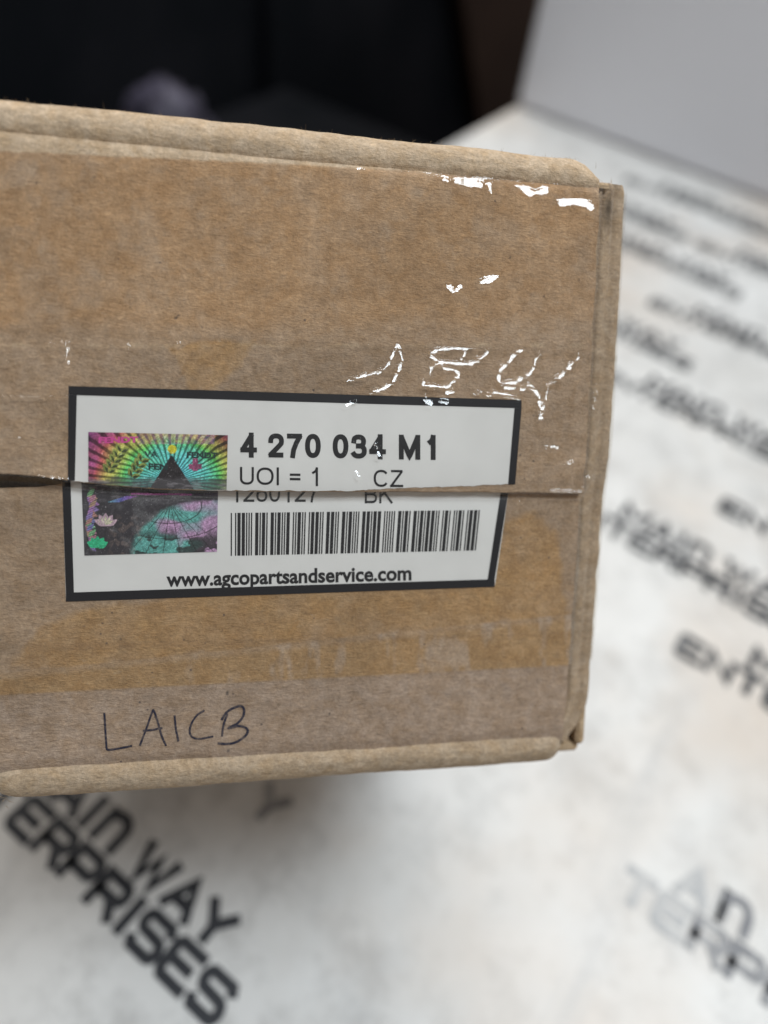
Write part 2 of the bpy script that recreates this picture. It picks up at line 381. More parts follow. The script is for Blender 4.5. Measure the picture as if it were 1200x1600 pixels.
# ---- tint of the board under and beside the tape, laid out where it lies on the face
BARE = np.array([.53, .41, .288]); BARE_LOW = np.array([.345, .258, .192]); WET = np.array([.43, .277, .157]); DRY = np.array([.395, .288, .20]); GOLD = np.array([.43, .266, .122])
def poly_mask(x, y, poly, soft=6.):
    poly = np.array(poly, float); ins = np.zeros(np.shape(x), bool); dmin = np.full(np.shape(x), 1e9)
    n = len(poly)
    for i in range(n):
        x0, y0 = poly[i]; x1, y1 = poly[(i + 1) % n]
        c = ((y0 > y) != (y1 > y)) & (x < (x1 - x0) * (y - y0) / (y1 - y0 + 1e-12) + x0); ins ^= c
        L = (x1 - x0) ** 2 + (y1 - y0) ** 2; tt = np.clip(((x - x0) * (x1 - x0) + (y - y0) * (y1 - y0)) / L, 0, 1)
        dmin = np.minimum(dmin, np.hypot(x - x0 - tt * (x1 - x0), y - y0 - tt * (y1 - y0)))
    sd = np.where(ins, dmin, -dmin)
    return sstep(-soft / 2, soft / 2, sd)
def lerp(a, b, t): return a + (b - a) * t[..., None]
def face_tint(u, v, w):
    x, y = uv2px(u, v, w)
    jx = x + 12 * fbm(x, y, 34, 51, 5); jy = y + 12 * fbm(x + 400, y, 34, 57, 5)
    c = np.broadcast_to(BARE, x.shape + (3,)).copy()
    c = lerp(c, BARE_LOW, sstep(940, 1050, y))  # same bare board; the dimmer light low on the face is put into its colour
    # upper tape: board darkened where the glue wets it, paler where it does not
    topA = np.interp(x, [0, 480, 650, 940], [236, 258, 268, 291]) + 2.0 * fbm(x, y, 14, 61, 3)
    mA = sstep(-1.5, 1.5, y - topA) * sstep(546, 536, y + 6 * fbm(x, y, 30, 64, 2))
    pat = sstep(-.15, .5, fbm(x * 1.3, y, 90, 71, 4)) * .55 + .35 * sstep(.1, .5, fbm(x, y, 26, 75, 3))
    pat = np.maximum(pat, .75 * sstep(36, 8, np.abs(x - (470 + (y - 250) * .12))) * sstep(250, 300, y) * (.6 + .4 * fbm(x, y, 30, 77, 2)))
    pat = np.maximum(pat, .85 * sstep(488, 528, y + 14 * fbm(x, y, 50, 79, 3)))
    pat = np.clip(pat + .35 * sstep(700, 900, x) * sstep(330, 420, y), 0, 1)
    c = lerp(c, lerp(np.broadcast_to(WET, c.shape), DRY * 1.04, pat), mA)
    # seam tape: mostly lifted, grey; some well glued golden islands
    botB = np.interp(x, [0, 890], [1053, 960]); botC = np.interp(x, [0, 890], [1086, 1039])
    mB = sstep(536, 546, y) * sstep(2, -2, y - botC)
    dry = DRY * (.93 + .13 * fbm(x * .6, y * 1.6, 60, 81, 4))[..., None]
    dry = dry * (1 - .14 * sstep(770, 800, y) * sstep(950, 800, y))[..., None]  # shade where the board dips below the seam, painted into the tint
    c = lerp(c, dry, mB)
    c = lerp(c, GOLD, (.62 + .35 * fbm(x, y, 20, 105, 3)) * poly_mask(jx, jy, [(262, 538), (398, 531), (378, 572), (340, 605), (292, 605)], 10))
    c = lerp(c, GOLD * .95, (.72 + .35 * fbm(x, y, 45, 107, 4)) * poly_mask(jx, jy, [(18, 1040), (30, 1015), (62, 990), (110, 965), (160, 950), (300, 930), (700, 905), (770, 870), (790, 815), (835, 800), (866, 830), (882, 890), (884, 964), (440, 1010), (100, 1046)], 14))
    mC = sstep(-2, 2, y - botB) * sstep(2, -2, y - botC)
    strip = lerp(np.broadcast_to(np.array([.385, .25, .13]), c.shape), np.array([.42, .325, .25]), .75 * sstep(-.05, .45, fbm(x * 1.6, y * .6, 34, 91, 3)) * sstep(200, 420, x) + .35 * sstep(14, 4, np.abs(y - botB)))
    c = lerp(c, strip, mC)
    # a few dirt specks
    for sx, sy, sr, k in [(275, 497, 3.5, .9), (279, 493, 2.6, .9), (57, 286, 2.5, .8), (147, 277, 3, .5), (355, 1083, 4.5, .7), (352, 356, 2, .6), (320, 1005, 2.2, .8), (347, 985, 2.5, .4), (357, 1173, 2.2, .8), (515, 1115, 2.6, .8), (850, 463, 2.6, .7), (797, 402, 2.4, .7), (300, 553, 2, .4), (905, 437, 3, .6)]:
        c = lerp(c, np.array([.04, .04, .045]), k * sstep(sr, sr * .4, np.hypot((x - sx) * (1 + .3 * (sx % 3)), (y - sy)) * (1 + .25 * fbm(x, y, 3, 97, 1))))
    # long pale grazes where the liner is scuffed
    c = c * (1 + .13 * fbm(x, y, 240, 99, 2) + .09 * fbm(x * 1.2, y, 75, 103, 4))[..., None]
    return np.clip(c, 0, 1)

def local(P): return np.asarray(P).reshape(-1, 3) - BASE
def add_tube_profile(rows):            # list of (nu,3) rows -> verts, faces
    A = np.stack(rows, 0); nv, nu, _ = A.shape
    return A.reshape(-1, 3), grid_faces(nu, nv)

NU = 430
us = np.linspace(BW['l'], UR, NU)
edge_j = .00035 * fbm(np.linspace(0, 1, 600) * .2, np.zeros(600), .004, 101, 3)
def flap(name, upper):
    rows, tint = [], []
    surf = surfU if upper else surfL
    crease = VT if upper else VB
    edgev = v_seam(us) if upper else v_lowtop(us)
    sgn = 1 if upper else -1
    we = surf(us, edgev)
    def push(u, v, w, tn=None):
        # ragged right-hand cut edge
        k = np.clip((u - (UR - .002)) / .002, 0, 1)
        uu = u + k * .00045 * fbm(np.full_like(u, 7.), v + .3, .005, 111, 3)
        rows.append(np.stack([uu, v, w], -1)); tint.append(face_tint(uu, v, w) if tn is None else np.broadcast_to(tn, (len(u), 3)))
    # cut edge of the board at the seam
    th = .0026
    raw = np.array([.42, .29, .17])
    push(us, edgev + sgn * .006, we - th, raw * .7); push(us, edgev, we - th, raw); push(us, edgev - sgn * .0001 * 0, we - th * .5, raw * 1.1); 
    push(us, edgev, we - .0001, raw * 1.15)
    n = int(abs(crease - float(np.mean(edgev))) / .00032)
    for k in range(n + 1):
        t_ = k / n; v = edgev * (1 - t_) + crease * t_; push(us, v, surf(us, v))
    # folded roll over the box edge
    w0 = surf(us, np.full(NU, crease))
    dent = .00035 * fbm(us + .2, us * 0 + (2 if upper else 5), .018, 121, 3)
    R = .0050 if upper else .0056
    rows_groove = [(.0004, -.00035), (.0008, -.00030), (.0011, .0001)] if upper else [(.0004, -.0003), (.0009, -.0001)]
    for dv, dw in rows_groove:
        v = np.full(NU, crease) + sgn * dv + .4 * dent; push(us, v, w0 + dw, None if dw > 0 else BARE * .9)  # crease shading put into the groove as a darker tint
    a0 = 150 if upper else 128
    c_v = crease + sgn * (.0011 + (.0012 if upper else .0006)); 
    for a in np.linspace(a0, -8, 34):
        ra = math.radians(a)
        Rr = R + dent * .8 + .00012 * fbm(us + .1, us * 0 + a * .0004, .004, 131, 2)
        v = c_v + sgn * Rr * (math.cos(ra) * .95) ; w = w0 + .0010 - R + Rr * math.sin(ra)
        endk = np.clip((us - (.0755 if upper else .0790)) / (UR - (.0755 if upper else .0790)), 0, 1) ** 2.2 + .35 * np.clip((BW['l'] + .004 - us) / .004, 0, 1) ** 2; v = v - sgn * endk * (.0030 if upper else .0014) * max(0, math.cos(ra) + .2); w = w - endk * .0018 * (1 - math.cos(ra + 2.6))*.5
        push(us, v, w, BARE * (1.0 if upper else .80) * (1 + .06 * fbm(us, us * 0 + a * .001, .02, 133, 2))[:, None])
    vend = v
    for dw in (-.003, -.008, -.016, -.03):
        push(us, vend, w + dw, BARE * .95)
    V, Fc = add_tube_profile(rows)
    if not upper: Fc = Fc[:, ::-1]
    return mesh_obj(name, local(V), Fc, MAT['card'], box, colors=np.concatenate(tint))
flap('upper_flap', True); flap('lower_flap', False)

# ---- narrow end flaps folded under the main flaps, rounded into the side walls
def side_curve(s):
    """distance past the right cut edge -> (u, w)"""
    R = .0019; u1 = .0908 - R; dr = .20
    s = np.asarray(s, float); s0 = u1 - UR
    a = np.clip((s - s0) / R, 0, math.pi / 2); back = np.clip(s - s0 - R * math.pi / 2, 0, 1)
    u = np.where(s < s0, UR + s, u1 + R * np.sin(a)); w = np.where(s < s0, -.0008 - dr * s, -.0008 - dr * s0 - R * (1 - np.cos(a)) - back)
    w = w - .0009 * np.exp(-((s - .0007) / .0008) ** 2) - .0005 * np.exp(-((s - .0045) / .0009) ** 2)
    return u, w
def tilt_low(v):  return -.03 * np.clip(.0 - v - .005, 0, 1) - .0018 * sstep(0, -.02, v)
def end_round(v):
    return .0046 * np.clip((-.068 - v) / .011, 0, 1) ** 2 + .0008 * np.clip((v - .0565) / .002, 0, 1) ** 2
def side_flap(mirror):
    s = np.concatenate([np.linspace(-.022, 0, 20)[:-1], np.linspace(0, .012, 46), np.linspace(.0125, .04, 12)])
    vv = np.linspace(-.0802, .0583, 300)
    rows, tint = [], []
    for v in vv:
        u, w = side_curve(s); w = np.where(s < 0, -.0036 - .006 * sstep(-.0005, -.004, s), w) + tilt_low(v)
        u = u - end_round(v) * sstep(-.001, .002, s)
        nz = fbm(s + .3, s * 0 + v, .006, 141, 3)
        w = w + .00028 * nz * sstep(-.001, .001, s); u = u + .00018 * nz * sstep(.003, .005, s)
        vr = np.full_like(s, v) + .0005 * fbm(s + .2, s * 0 + (1 if v > 0 else 4), .003, 143, 3) * (1 if abs(v) > .05 else 0)
        uu = u if not mirror else (BW['l'] + UR) - u
        rows.append(np.stack([uu, vr, w], -1))
        base = np.array([.40, .305, .215]) * (1 + .10 * fbm(s * 3, s * 0 + v, .012, 147, 3))[:, None]
        gap_dark = np.exp(-((s - .0032) / .0016) ** 2) * np.exp(-((v - .0525) / .0045) ** 2)     # darkness of the torn corner hole, painted into the tint
        base = base * (1 - .75 * gap_dark)[:, None]
        tint.append(base)
    V, Fc = add_tube_profile(rows)
    vi = np.repeat(np.arange(len(vv)), len(s)); si = np.tile(s, len(vv)); cut = (vv[vi] < -.0768 - .0006 * np.sin(si * 2500)) & (si < .0030)     # crushed corner left open
    cut |= (vv[vi] > .0568 + .0004 * np.sin(si * 3100)) & (si > .0004) & (si < .0030)
    Fc = Fc[~cut[Fc].any(1)]
    if mirror: Fc = Fc[:, ::-1]
    return mesh_obj('side_flap', local(V), Fc, MAT['card'], box, colors=np.concatenate(tint))
side_flap(False); side_flap(True)

# ---- carton body: four walls and the back
L_, R_, T_, B_ = BW['l'] - .0078, BW['r'] - .0004, BW['t'] - .0012, BW['b'] - .0002
def panel(name, lo, hi):
    v, f = bevel_box(np.array(hi) - np.array(lo), .0008, 1); v = v + (np.array(lo) + np.array(hi)) / 2
    return mesh_obj(name, local(v), f, MAT['card_plain'], box, smooth=False)
th = .003
panel('side_wall', (R_ - th, B_ + th, -DEPTH), (R_ - .0006, T_ - th, -.0062)); panel('side_wall', (L_, B_ + th, -DEPTH), (L_ + th, T_ - th, -.0062))
panel('top_wall', (L_, T_ - th, -DEPTH), (R_ - .0008, T_ - .0006, -.0066)); panel('bottom_wall', (L_, B_ + .0005, -DEPTH), (R_ - .0014, B_ + th + .0002, -.0078))
panel('back_wall', (L_ + th, B_ + th, -DEPTH), (R_ - th, T_ - th, -DEPTH + th))

# ------------------------------------------------------------------ label (two halves, torn along the seam)
def patch(name, quad, nu, nv, surf, off, mat, parent, ytop=None, ybot=None, colors=None):
    """quad = photo corners TL, TR, BR, BL"""
    q = np.array(quad, float); a = np.linspace(0, 1, nu); b = np.linspace(0, 1, nv); A, B = np.meshgrid(a, b)
    top = q[0] * (1 - A)[..., None] + q[1] * A[..., None]; bot = q[3] * (1 - A)[..., None] + q[2] * A[..., None]
    if ybot is not None: bot[..., 1] = np.interp(bot[..., 0], *zip(*ybot)) + 1.6 * fbm(bot[..., 0], bot[..., 0] * 0 + 5, 9, 401, 3) - .6
    if ytop is not None: top[..., 1] = np.interp(top[..., 0], *zip(*ytop))
    P = top * (1 - B)[..., None] + bot * B[..., None]
    L = onface(P[..., 0], P[..., 1], surf, off)
    c = None if colors is None else colors(A, B, P).reshape(-1, 3)
    return mesh_obj(name, local(L), grid_faces(nu, nv)[:, ::-1], mat, parent, colors=c)
LBU = [(95, 750), (107, 751), (170, 758), (250, 764), (350, 767), (550, 767.5), (640, 763), (720, 760.5), (805, 757), (830, 757)]
O1, O2, O3 = .00010, .00016, .00021
labU = patch('shipping_label', [(107, 603), (815, 625), (804, 757), (106, 751)], 160, 40, surfU, O1, MAT['label'], box, ybot=LBU)
labU['label'] = 'upper half of the torn white parts label'
labL = patch('shipping_label', [(97, 745), (797, 752), (773, 917), (103, 940)], 160, 50, surfL, O1, MAT['label'], box)
labL['label'] = 'lower half of the torn white parts label'
def border(parent, surf, quads):
    V, Fc = [], []
    for q in quads:
        q = np.array(q, float); lng = max(np.linalg.norm(q[1] - q[0]), np.linalg.norm(q[3] - q[0]))
        hor = np.linalg.norm(q[1] - q[0]) > np.linalg.norm(q[3] - q[0]); n = 90 if hor else 30
        nu, nv = (n, 3) if hor else (3, n)
        A, B = np.meshgrid(np.linspace(0, 1, nu), np.linspace(0, 1, nv))
        P = (q[0] * (1 - A)[..., None] + q[1] * A[..., None]) * (1 - B)[..., None] + (q[3] * (1 - A)[..., None] + q[2] * A[..., None]) * B[..., None]
        s = sum(len(x) for x in V); V.append(local(onface(P[..., 0], P[..., 1], surf, O2))); Fc.append(grid_faces(nu, nv)[:, ::-1] + s)
    return mesh_obj('border', np.concatenate(V), np.concatenate(Fc), MAT['border'], parent)
border(labU, surfU, [[(107, 603), (815, 625), (815, 638), (107, 617)], [(107, 617.1), (120, 617.4), (117, 751), (106, 751)], [(804, 637.8), (815, 638), (805, 757), (794, 757)]])
border(labL, surfL, [[(103, 926), (773, 905), (773, 917), (103, 940)], [(97, 746), (110, 746), (115.5, 925.6), (103, 926)], [(785, 752), (797, 752), (773, 905), (762, 905.3)]])

def ell(cx, cy, rx, ry, a0, a1, n=22, p=2.3):
    o = []
    for k in range(n):
        a = math.radians(a0 + (a1 - a0) * k / (n - 1)); c_, s_ = math.cos(a), math.sin(a)
        o.append((cx + rx * math.copysign(abs(c_) ** (2 / p), c_), cy + ry * math.copysign(abs(s_) ** (2 / p), s_)))
    return o
SANS = {   # grotesque glyph centre lines on a unit box: (ink width in cap heights, advance, strokes)
 '0': (.66, .777, [ell(.5, .5, .5, .5, 0, 360, 30)]), '1': (.36, .777, [[(0, .76), (.5, .84), (.8, .93), (.98, 1.08)], [(1, 1.08), (1, -.07)]]),
 '2': (.66, .777, [[(0, .70)] + ell(.5, .73, .5, .27, 165, -30, 14) + [(.55, .34), (.1, .08), (0, 0)], [(-.06, 0), (1.04, 0)]]),
 '3': (.66, .777, [[(.02, .74)] + ell(.47, .76, .46, .24, 150, -80, 14) + [(.36, .53)], [(.36, .53)] + ell(.47, .27, .53, .27, 80, -155, 16)]),
 '4': (.70, .777, [[(.74, -.08), (.74, 1.08)], [(.74, 1.0), (.02, .27)], [(-.06, .25), (1.1, .25)]]),
 '6': (.66, .777, [ell(.5, .31, .5, .31, 0, 360, 26), [(.95, .80), (.82, .95), (.55, 1.0), (.25, .90), (.06, .66), (0, .36)]]),
 '7': (.66, .777, [[(-.06, 1), (1.06, 1)], [(.98, .98), (.65, .62), (.42, .28), (.33, -.07)]]),
 'M': (.90, 1.16, [[(0, -.07), (0, 1.07)], [(.03, 1.0), (.5, .02), (.97, 1.0)], [(1, 1.07), (1, -.07)]]),
 'U': (.80, 1.01, [[(0, 1.05), (0, .36)] + ell(.5, .34, .5, .34, 180, 360, 16) + [(1, 1.05)]]), 'O': (.98, 1.09, [ell(.5, .5, .5, .5, 0, 360, 30)]),
 'I': (.02, .39, [[(.5, 1.05), (.5, -.05)]]), '=': (.66, .816, [[(0, .62), (1, .62)], [(0, .33), (1, .33)]]),
 'C': (.90, 1.01, [ell(.5, .5, .5, .5, 42, 318, 24)]), 'Z': (.78, .85, [[(.04, 1), (.98, 1)], [(.97, .97), (.03, .03)], [(-.04, 0), (1.04, 0)]]),
 'B': (.76, .93, [[(0, -.05), (0, 1.05)], [(0, 1), (.6, 1)] + ell(.6, .76, .33, .24, 80, -80, 10) + [(.6, .52), (0, .52)], [(.6, .52)] + ell(.62, .26, .38, .26, 85, -85, 10) + [(.6, 0), (0, 0)]]),
 'K': (.82, .93, [[(0, -.05), (0, 1.05)], [(1, 1.05), (0, .36)], [(.36, .62), (1.03, -.05)]])}
def sans_text(name, body, x0, y0, x1, y1, cap, surf, parent, bold, cond=1.):
    V, Fc = [], []; x = 0.; wd = bold
    for ch in body:
        if ch == ' ': x += .39; continue
        iw, adv, sts = SANS[ch]; b0 = x + (adv - iw) / 2 if ch != '1' else x + .16
        for j, st in enumerate(sts):
            if not (len(st) > 4 and ch not in 'MZ'): st = densify(st, .08)
            ribbon([(b0 + wd / 2 * (iw > .1) + p[0] * max(iw - wd, .001), wd / 2 + p[1] * (1 - wd)) for p in catmull(st, 3)] if len(st) > 4 and ch not in 'MZ' else
                   [(b0 + wd / 2 * (iw > .1) + p[0] * max(iw - wd, .001), wd / 2 + p[1] * (1 - wd)) for p in st], wd, V, Fc, j * .00002)
        x += adv
    V = np.array(V); a = (V[:, 0] - V[:, 0].min()) / np.ptp(V[:, 0]); h = V[:, 1] * cap
    L = onface(x0 + (x1 - x0) * a, y0 + (y1 - y0) * a - h, surf, O2); L[:, 2] += V[:, 2]
    return mesh_obj(name, local(L), [f[::-1] for f in Fc], MAT['ink'], parent, smooth=False)
def text_mesh(body, bold):
    cu = bpy.data.curves.new('txt', 'FONT'); cu.body = body; cu.size = 1; cu.offset = bold; cu.resolution_u = 4
    o = bpy.data.objects.new('txt', cu); COL.objects.link(o); bpy.context.view_layer.update()
    me = bpy.data.meshes.new_from_object(o.evaluated_get(bpy.context.evaluated_depsgraph_get()))
    bpy.data.objects.remove(o); bpy.data.curves.remove(cu)
    v = np.array([x.co[:] for x in me.vertices]); f = [tuple(p.vertices) for p in me.polygons]; bpy.data.meshes.remove(me)
    return v, f
CAP = .73
def print_text(name, body, x0, y0, x1, y1, cap_px, surf, parent, bold=0., off=O2, mat=None, shear=0., ref=None):
    v, f = text_mesh(body, bold)
    xmin, xmax = v[:, 0].min(), v[:, 0].max()
    rv, _ = text_mesh(ref or 'H', bold); cap = rv[:, 1].max()
    a = (v[:, 0] - xmin) / (xmax - xmin); h = v[:, 1] / cap * cap_px
    px = x0 + (x1 - x0) * a + shear * h; py = y0 + (y1 - y0) * a - h
    return mesh_obj(name, local(onface(px, py, surf, off)), f, mat or MAT['ink'], parent, smooth=False)
sans_text('printed_number', '4 270 034 M1', 375, 714, 681, 718, 37.5, surfU, labU, .205)
sans_text('printed_text', 'UOI = 1', 375, 757, 497, 758.5, 27, surfU, labU, .13)
sans_text('printed_text', 'CZ', 584, 760.5, 630, 761, 26.5, surfU, labU, .13)
sans_text('printed_text', '1260127', 363, 784, 498, 784, 27, surfL, labL, .13)
sans_text('printed_text', 'BK', 570, 786, 614, 786, 27, surfL, labL, .13)
print_text('printed_web_address', 'www.agcopartsandservice.com', 260, 916, 643, 906, 22.5, surfL, labL, .028)
# code 39 bars
C39 = {'*': 'bWbwBwBwb', '4': 'bwbWBwbwB', ' ': 'bWBwbwBwb', '2': 'bwBWbwbwB', '7': 'bwbWbwBwB', '0': 'bwbWBwBwb', '3': 'bwBWb', 'M': 'BwBwbwbWb', '1': 'BwbWbwbwB'}
C39['3'] = 'BwBWbwbwb'
V, Fc, xcur = [], [], 0.
bars = []
for ch in '*4 270 034 M1*':
    for k in C39[ch]:
        wd = 2.6 if k in 'BW' else 1.
        if k in 'bB': bars.append((xcur, xcur + wd * (1.02 if k == 'B' else 1.05)))
        xcur += wd
    xcur += 1.
tot = bars[-1][1]
for a, b in bars:
    def P(s, t_): 
        x = 360.5 + (750 - 360.5) * s / tot; yt = 801.5 - 4.5 * s / tot; yb = 868.5 - 8.5 * s / tot
        return x - (6.5 * t_ * s / tot), yt * (1 - t_) + yb * t_
    q = np.array([P(a, 0), P(b, 0), P(a, .33), P(b, .33), P(a, .66), P(b, .66), P(a, 1), P(b, 1)]); s = len(V) * 8
    V.append(local(onface(q[:, 0], q[:, 1], surfL, O2)))
    Fc += [(s + 2, s + 3, s + 1, s), (s + 4, s + 5, s + 3, s + 2), (s + 6, s + 7, s + 5, s + 4)]
mesh_obj('barcode', np.concatenate(V), Fc, MAT['ink'], labL, smooth=False)

# holographic sticker
def hsv(h, s, v):
    h = (np.asarray(h) % 1) * 6; i = np.floor(h).astype(int) % 6; f = h - np.floor(h); p = v * (1 - s); q = v * (1 - s * f); t_ = v * (1 - s * (1 - f))
    return np.stack([np.choose(i, [v, q, p, p, t_, v]), np.choose(i, [t_, v, v, q, p, p]), np.choose(i, [p, p, t_, v, v, q])], -1)
def leaf(x, y, cx, cy, ln, wd, ang):
    ca, sa = math.cos(ang), math.sin(ang); a = ((x - cx) * ca + (y - cy) * sa) / ln; b = (-(x - cx) * sa + (y - cy) * ca) / wd
    return (a > 0) & (a < 1) & (np.abs(b) < np.sin(np.pi * np.clip(a, 0, 1)) * .9)
def holo_top(A, B, P):
    x, y = P[..., 0], P[..., 1]; dx, dy = (x - 268) / 1.25, y - 752; r = np.hypot(dx, dy); an = np.arctan2(dy, dx)
    hue = np.interp(r, [0, 25, 45, 60, 72, 84, 100, 130], [.58, .50, .45, .36, .20, .12, -.04, -.15]) + .05 * fbm(x, y, 25, 201, 2)
    ray = .5 + .5 * np.sin(an * 52 + 3 * fbm(x, y, 60, 203, 2)); ray = sstep(.25, .5, ray)
    val = (.85 * (.25 + .75 * ray)) * np.interp(r, [0, 70, 95, 125], [1.05, 1.05, .8, .3])
    val = val * (1 - .75 * sstep(300, 350, x) * sstep(740, 690, y) * (1 - ray * .3))
    c = hsv(hue, .78, np.clip(val * 1.1, .02, 1))
    pyr = (y > 712) & (np.abs(x - 268) < (y - 712) * .64 + 1); c[pyr] = np.array([.035, .028, .032])
    star = np.hypot(x - 269, y - 702) < 7; c[star] = np.array([.85, .75, .05])
    for (cx, cy, n, a0) in ((168, 738, 5, -1.1), (205, 745, 4, -.9)):
        for k in range(n):
            ax, ay = cx + k * 5, cy - k * 8
            for sd in (-.9, .7):
                l = leaf(x, y, ax, ay, 15, 4.5, a0 + sd); c[l] = hsv(np.full(l.sum(), .20), .75, np.full(l.sum(), .42)) ; l2 = leaf(x, y, ax + 1, ay + 1, 12, 2.2, a0 + sd); c[l2] = np.array([.06, .08, .03])
    top = (y < 694) & (x > 215) & (x < 335); n_ = fbm(x, y, 6, 205, 2)
    c[top] = c[top] * .55 + .45 * hsv(.86 + .25 * n_[top], .6, .55 + .3 * n_[top])
    cross = ((np.abs(x - 305) < 4) & (np.abs(y - 726) < 10)) | ((np.abs(y - 729) < 4) & (np.abs(x - 305) < 10)); c[cross] = np.array([.45, .12, .25])
    spk = value_noise(x, y, 1.3, 231); c = c * (.45 + .95 * spk)[..., None] + (.55 * sstep(.90, .97, spk) * np.clip(val, .2, 1))[..., None]  # sparkle of the foil painted in as pale specks
    drk = sstep(.12, .32, fbm(x, y, 10, 233, 3)) * .35; c = c * (1 - drk)[..., None]
    scr = sstep(742, 752, y + 6 * fbm(x, y, 12, 207, 3)); mk = .8 * scr
    g = (.10 + .16 * sstep(.1, .5, fbm(x * .5, y * 2, 7, 209, 3)))
    c = c * (1 - mk)[..., None] + mk[..., None] * np.stack([g, g * .93, g], -1)
    return np.clip(c, .005, 1)
def holo_low(A, B, P):
    x, y = P[..., 0], P[..., 1]; n1 = fbm(x, y, 18, 211, 4)
    c = np.broadcast_to(np.array([.035, .03, .037]), x.shape + (3,)).copy()
    c = c + (np.clip(n1, 0, 1) * .14)[..., None]
    gl = np.hypot((x - 318) / 1.35, y - 868); g = sstep(88, 80, gl + 5 * n1) * sstep(200, 232, x + (y - 820) * .25 + 12 * n1)
    tq = np.array([.16, .52, .47]); pk = np.array([.60, .36, .58]); mx = sstep(-.15, .25, fbm(x * .8, y * 1.2, 34, 215, 2) + (x - 300) * .004 - (y - 835) * .006)
    sea = tq * (1 - mx)[..., None] + pk * mx[..., None]; sea = sea * (.8 + .3 * fbm(x, y, 4, 217, 2))[..., None]
    c = c * (1 - g)[..., None] + g[..., None] * sea
    land = sstep(.12, .2, fbm(x, y * 1.4, 22, 219, 3)) * sstep(820, 845, y) * g; c = c * (1 - .9 * land)[..., None] + (land * .02)[..., None]
    for k in range(-3, 4):
        ln = np.abs((x - 268 - k * 3) - (y - 796) * (.2 + k * .35)) < .7; c[ln & (g > .5)] *= .25
    for r in (28, 52, 76): c[(np.abs(np.hypot((x - 262) / 1.9, y - 790) - r) < .7) & (g > .5)] *= .3
    for k in range(9):
        ax, ay = 136 + 3 * math.sin(k), 776 + k * 9
        for sd in (-.5, .5, 1.2):
            l = leaf(x, y, ax, ay, 17, 4, -.3 + sd); hu = [.95, .06, .80, .72, .02, .66, .35][(k + int(sd * 2)) % 7]
            if l.any(): c[l] = hsv(np.full(l.sum(), hu), .55, .18 + .35 * np.abs(np.sin(y[l] * .9 + x[l] * .4)))
    for sd in (-2.6, -2.1, -1.57, -1.0, -.5):
        l = leaf(x, y, 165, 822, 21, 5, sd); c[l] = hsv(np.full(l.sum(), .93), .30, .55 + 0 * y[l]); l = leaf(x, y, 165, 820, 14, 2.4, sd); c[l] = np.array([.62, .60, .42])
        l = leaf(x, y, 152, 856, 19, 5.5, sd); c[l] = np.array([.03, .50, .24])
    st = fbm(x * .35, y * 3, 8, 223, 2); band = sstep(795, 770, y) * sstep(.15, .4, st); c = c * (1 - .5 * band)[..., None] + (.5 * band)[..., None] * np.array([.22, .20, .22])
    m_ = (np.abs(y - 772 - (x - 240) * .01) < 1.4) & (x > 205) & (x < 300); c[m_] = np.array([.45, .10, .35])
    m_ = (y > 775) & (y < 785) & (np.abs((x - 185) - (782 - y) * 3) < 9); c[m_] = hsv(.55 + (x[m_] - 170) * .006, .7, .45 + 0 * x[m_])
    wheat = sstep(.05, .3, fbm((x + y) * .8, (x - y) * .8, 7, 227, 2)) * sstep(165, 180, x) * sstep(235, 215, x) * sstep(800, 815, y)
    c = c + (wheat * .07)[..., None] * np.array([1, .7, .55])
    spk = value_noise(x, y, 1.4, 241); c = c * (.5 + .8 * spk)[..., None] + (.25 * sstep(.93, .98, spk))[..., None]; c = c * 1.15 + .012  # foil sparkle painted into the tint here too
    return np.clip(c, .005, 1)
HB = [(130, 753), (170, 758.4), (250, 764), (360, 766)]
hu_ = patch('hologram_sticker', [(138, 675), (356, 680), (354, 766), (138, 755)], 260, 110, surfU, O2 + .00004, MAT['holo'], labU, ybot=HB, colors=holo_top)
hu_['label'] = 'upper half of a rainbow foil sticker with a pyramid and rays'
hl_ = patch('hologram_sticker', [(127, 750), (341, 750), (339, 862), (132, 868)], 260, 130, surfL, O2 + .00004, MAT['holo'], labL, colors=holo_low)
hl_['label'] = 'lower half of a dark foil sticker with leaves and a globe'
tp = NT('foil_print_pink'); tp = tp.fin((.75, .10, .38), .4, .5, None, .3)
td = NT('foil_print_dark'); td = td.fin((.03, .06, .06), .4, .5, None, .3)
print_text('foil_text', 'FENDT', 154, 692, 216, 691, 9, surfU, labU, .05, O3 + .00006, tp)
print_text('foil_text', 'FENDT', 292, 715, 340, 716, 9, surfU, labU, .04, O3 + .00006, td)
print_text('foil_text', 'FEN', 232, 733, 262, 734, 9, surfU, labU, .04, O3 + .00006, td)
print_text('foil_text', 'VA', 226, 714, 246, 714, 9, surfU, labU, .01, O3 + .00006, td)

